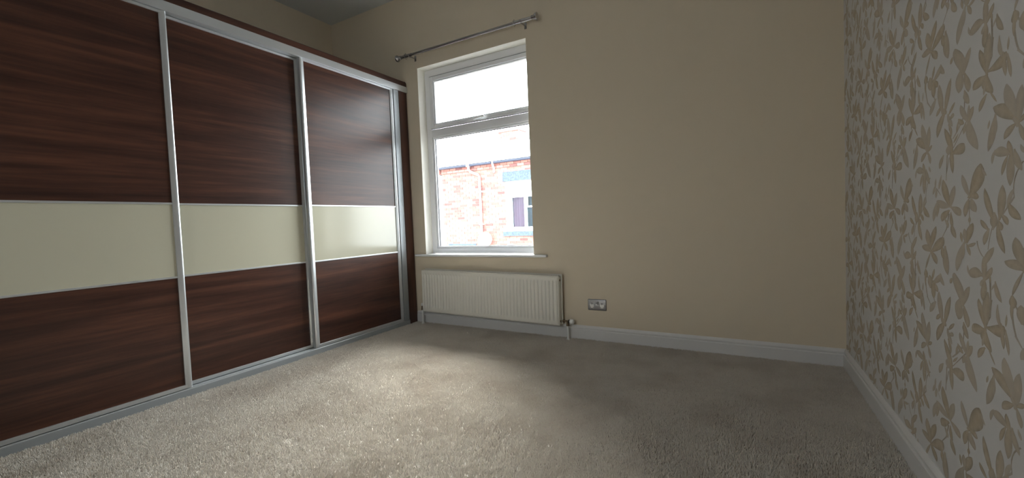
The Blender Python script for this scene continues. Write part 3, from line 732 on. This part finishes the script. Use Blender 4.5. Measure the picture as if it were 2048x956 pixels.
# far window
bm = bmesh.new(); y0 = DF + .07
for a in ((WX0, WX0 + .15, WZ0, WZ1), (WX1 - .15, WX1, WZ0, WZ1), (WX0 + .15, WX1 - .15, WZ0, WZ0 + .12), (WX0 + .15, WX1 - .15, WZ1 - .10, WZ1), (-5.60, -5.53, WZ0 + .12, WZ1 - .1)):
    box(bm, a[0], a[1], y0, y0 + .07, a[2], a[3], .004, 1)
for a in ((-5.53, -5.10, 1.33, 1.37), (-5.53, -5.49, 1.37, 1.66), (-5.14, -5.10, 1.37, 1.66)):
    box(bm, a[0], a[1], y0 - .015, y0 + .04, a[2], a[3], .003, 1)
fwn = hpart('window', bm, M_WFR)
hpart('pane', bx(WX0 + .1, WX1 - .1, y0 + .045, y0 + .05, WZ0 + .1, WZ1 - .05), glass('far_glass', (.75, .85, .9)), fwn)
hpart('blind', bx(WX0 + .04, WX1 - .04, y0 - .01, y0 + .01, 1.63, WZ1 - .03), M_BLIND, fwn)
bm = bmesh.new(); nn = 60; g0 = []
for i in range(nn + 1):
    x = -6.02 + .40 * i / nn; yy = y0 + .12 + .022 * math.sin(i * 1.15) + .01 * math.sin(i * .43)
    g0.append((bm.verts.new((x, yy, WZ0)), bm.verts.new((x, yy, WZ1))))
for p_, q_ in zip(g0, g0[1:]): bm.faces.new((p_[0], q_[0], q_[1], p_[1]))
hpart('curtain', bm, M_CURT, fwn, True)
hpart('dark_room', bx(WX0, WX1, y0 + .5, y0 + .52, WZ0 - .1, WZ1 + .1), M_DARKG, fwn)
# gutter, brackets, downpipe
def half_gutter(x0, x1):
    bm = bmesh.new(); pr = []
    for k in range(9):
        a = math.pi + math.pi * k / 8; pr.append((DF - .10 + .055 * math.cos(a), 2.68 + .055 * math.sin(a)))
    for k in range(8, -1, -1):
        a = math.pi + math.pi * k / 8; pr.append((DF - .10 + .048 * math.cos(a), 2.68 + .048 * math.sin(a)))
    extrude_profile(bm, pr, 'x', x0, x1); return bm
gt = hpart('gutter', half_gutter(-8.42, -6.52), M_IRON, None, True)
for x in (-7.33,): hpart('gutter_bracket', bx(x - .05, x + .05, DF - .165, DF - .04, 2.615, 2.685, .004), M_PIPE, gt)
hpart('gutter', half_gutter(-6.45, -3.40), M_IRON, None, True)
bm = bmesh.new(); tube(bm, [(-6.485, DF - .10, 2.69), (-6.485, DF - .10, 2.60), (-6.485, DF - .03, 2.50), (-6.485, DF - .03, 2.38)], .032, 10)
hpart('gutter_outlet', bm, M_PIPE, None, True)
bm = bmesh.new(); tube(bm, [(-7.33, DF - .10, 2.63), (-7.33, DF - .10, 2.52), (-7.26, DF - .07, 2.46), (-7.02, DF - .06, 2.36), (-6.985, DF - .06, 2.29), (-6.975, DF - .06, -2.9)], .038, 12)
dpn = hpart('downpipe', bm, M_PIPE, None, True)
for z in (1.86, .9): hpart('pipe_clip', bx(-7.05, -6.90, DF - .09, DF - .01, z - .02, z + .02, .004), M_PIPE, dpn)
# slate roof: real slates on a boarded slope
RS = math.radians(21.5); RL = 2.85
roof = hpart('roof', (lambda bm: extrude_profile(bm, [(DF - .08, 2.68), (DF - .08, 2.70), (DF - .08 + RL * math.cos(RS), 2.70 + RL * math.sin(RS)), (DF + 5.4, 2.70), (DF + 5.4, 2.68)], 'x', HX0 - .03, HX1 + .03))(bmesh.new()), M_IRON)
sl = bx(-.123, .123, -.012, .30, 0, .009); sm_ = bpy.data.meshes.new('slate'); bmesh.ops.recalc_face_normals(sl, faces=sl.faces); sl.to_mesh(sm_); sl.free(); sm_.materials.append(M_SLATE)
for r_ in range(14):
    for c_ in range(20):
        x = HX0 + .12 + c_ * .25 + (.125 if r_ % 2 else 0)
        dd = r_ * .2 - .02
        o = bpy.data.objects.new('slate', sm_); COL.objects.link(o); o.parent = roof
        o.location = Vector((x + random.uniform(-.003, .003), DF - .08 + dd * math.cos(RS), 2.712 + dd * math.sin(RS))) - HO
        o.rotation_euler = (RS - .03, 0, random.uniform(-.008, .008))
ry_, rz_ = DF - .08 + RL * math.cos(RS), 2.70 + RL * math.sin(RS)
hpart('ridge_tile', (lambda bm: tube(bm, [(HX0 - .03, ry_, rz_ + .0), (HX1 + .03, ry_, rz_ + .0)], .075, 12))(bmesh.new()), M_SLATE, None, True)
def stack(x0, x1, y0, y1, z0, z1):
    st = hpart('chimney_stack', bx(x0, x1, y0, y1, z0, z1), M_MORT)
    z = z0 + .3; k = 0
    bmx = {}
    while z < z1 - .02:
        x = x0 - (.11 if k % 2 else 0)
        while x < x1 - .02:
            a, b_ = max(x, x0), min(x + BL, x1)
            key = round(b_ - a, 3)
            if key > .04:
                if key not in bmx:
                    q = bx(.005, key - .005, -.012, .004, .005, BH - .005); mm = bpy.data.meshes.new('brick'); bmesh.ops.recalc_face_normals(q, faces=q.faces); q.to_mesh(mm); q.free(); mm.materials.append(M_BRICK); bmx[key] = mm
                o = bpy.data.objects.new('brick', bmx[key]); COL.objects.link(o); o.parent = st; o.location = Vector((a, y0, z)) - HO
            x += BL
        z += BH; k += 1
    hpart('cap_course', bx(x0 - .04, x1 + .04, y0 - .04, y1 + .04, z1, z1 + .09), M_BRICK, st)
    for i in range(2):
        xc = x0 + (x1 - x0) * (.28 + .44 * i)
        hpart('chimney_pot', tube(bmesh.new(), [(xc, (y0 + y1) / 2, z1 + .09), (xc, (y0 + y1) / 2, z1 + .42)], [.12, .095], 14), M_RENDER, st, True)
stack(-7.70, -6.90, ry_ - .25, ry_ + .25, 3.3, 4.05)
# neighbour with pale render
nb = empty('terraced_house', (-10.9, DF + .25, -2.9)); tag(nb, 'pale rendered house left of the brick house, at the left window edge', 'house')
HO = Vector(nb.location)
def npart(name, bm, m, parent=None):
    bmesh.ops.translate(bm, vec=-HO, verts=bm.verts); return build(name, bm, m, parent or nb)
npart('wall', bx(-13.4, HX0 - .04, DF + .25, DF + 5.4, -2.9, 2.5), M_RENDER)
npart('roof', extrude_profile(bmesh.new(), [(DF + .1, 2.5), (DF + .1, 2.56), (DF + 2.75, 3.6), (DF + 5.4, 2.56), (DF + 5.4, 2.5)], 'x', -13.4, HX0 - .04), M_SLATE)
npart('party_wall', bx(HX0 - .20, HX0 - .035, DF - .1, DF + .6, 2.50, 2.98), M_BRICK)
npart('chimney_stack', bx(-11.2, -10.75, DF + 2.5, DF + 3.0, 3.3, 3.95), M_BRICK)
# satellite dish
ds = empty('satellite_dish', (-6.80, DF - .012, .30)); tag(ds, 'pale grey satellite dish fixed to the brick wall beside the downpipe', 'satellite dish')
bm = bmesh.new(); rings = []; n_ = 28
for k in range(7):
    r_ = .215 * k / 6
    if k == 0: rings.append([bm.verts.new((0, 0, 0))]); continue
    rings.append([bm.verts.new((r_ * math.cos(2 * math.pi * i / n_), -(r_ ** 2) * 1.1, r_ * math.sin(2 * math.pi * i / n_))) for i in range(n_)])
for i in range(n_): bm.faces.new((rings[0][0], rings[1][i], rings[1][(i + 1) % n_]))
for a, b_ in zip(rings[1:], rings[2:]):
    for i in range(n_): bm.faces.new((a[i], b_[i], b_[(i + 1) % n_], a[(i + 1) % n_]))
o = build('reflector', bm, M_DISH, ds, True); sd = o.modifiers.new('thick', 'SOLIDIFY'); sd.thickness = .008
o.location = (.0, -.16, .15); o.rotation_euler = (math.radians(-14), 0, math.radians(20))
build('mount_arm', tube(bmesh.new(), [(0, 0, 0), (0, -.10, 0), (0, -.14, .13)], .016, 10), M_IRON, ds, True)
build('feed_arm', tube(bmesh.new(), [(0, -.14, .0), (.08, -.42, .02)], .010, 8), M_IRON, ds, True)
build('receiver', tube(bmesh.new(), [(.08, -.42, .02), (.065, -.36, .06)], [.025, .03], 12), M_DISH, ds, True)
# street
gd = struct('ground', bx(-16, 6, YO + 0.6, 24, -3.0, -2.9), mat('street_tarmac', (.16, .16, .165), .9, bump=(60, .4, .01)))
gd.name = 'street'; gd['label'] = 'street surface between the houses'
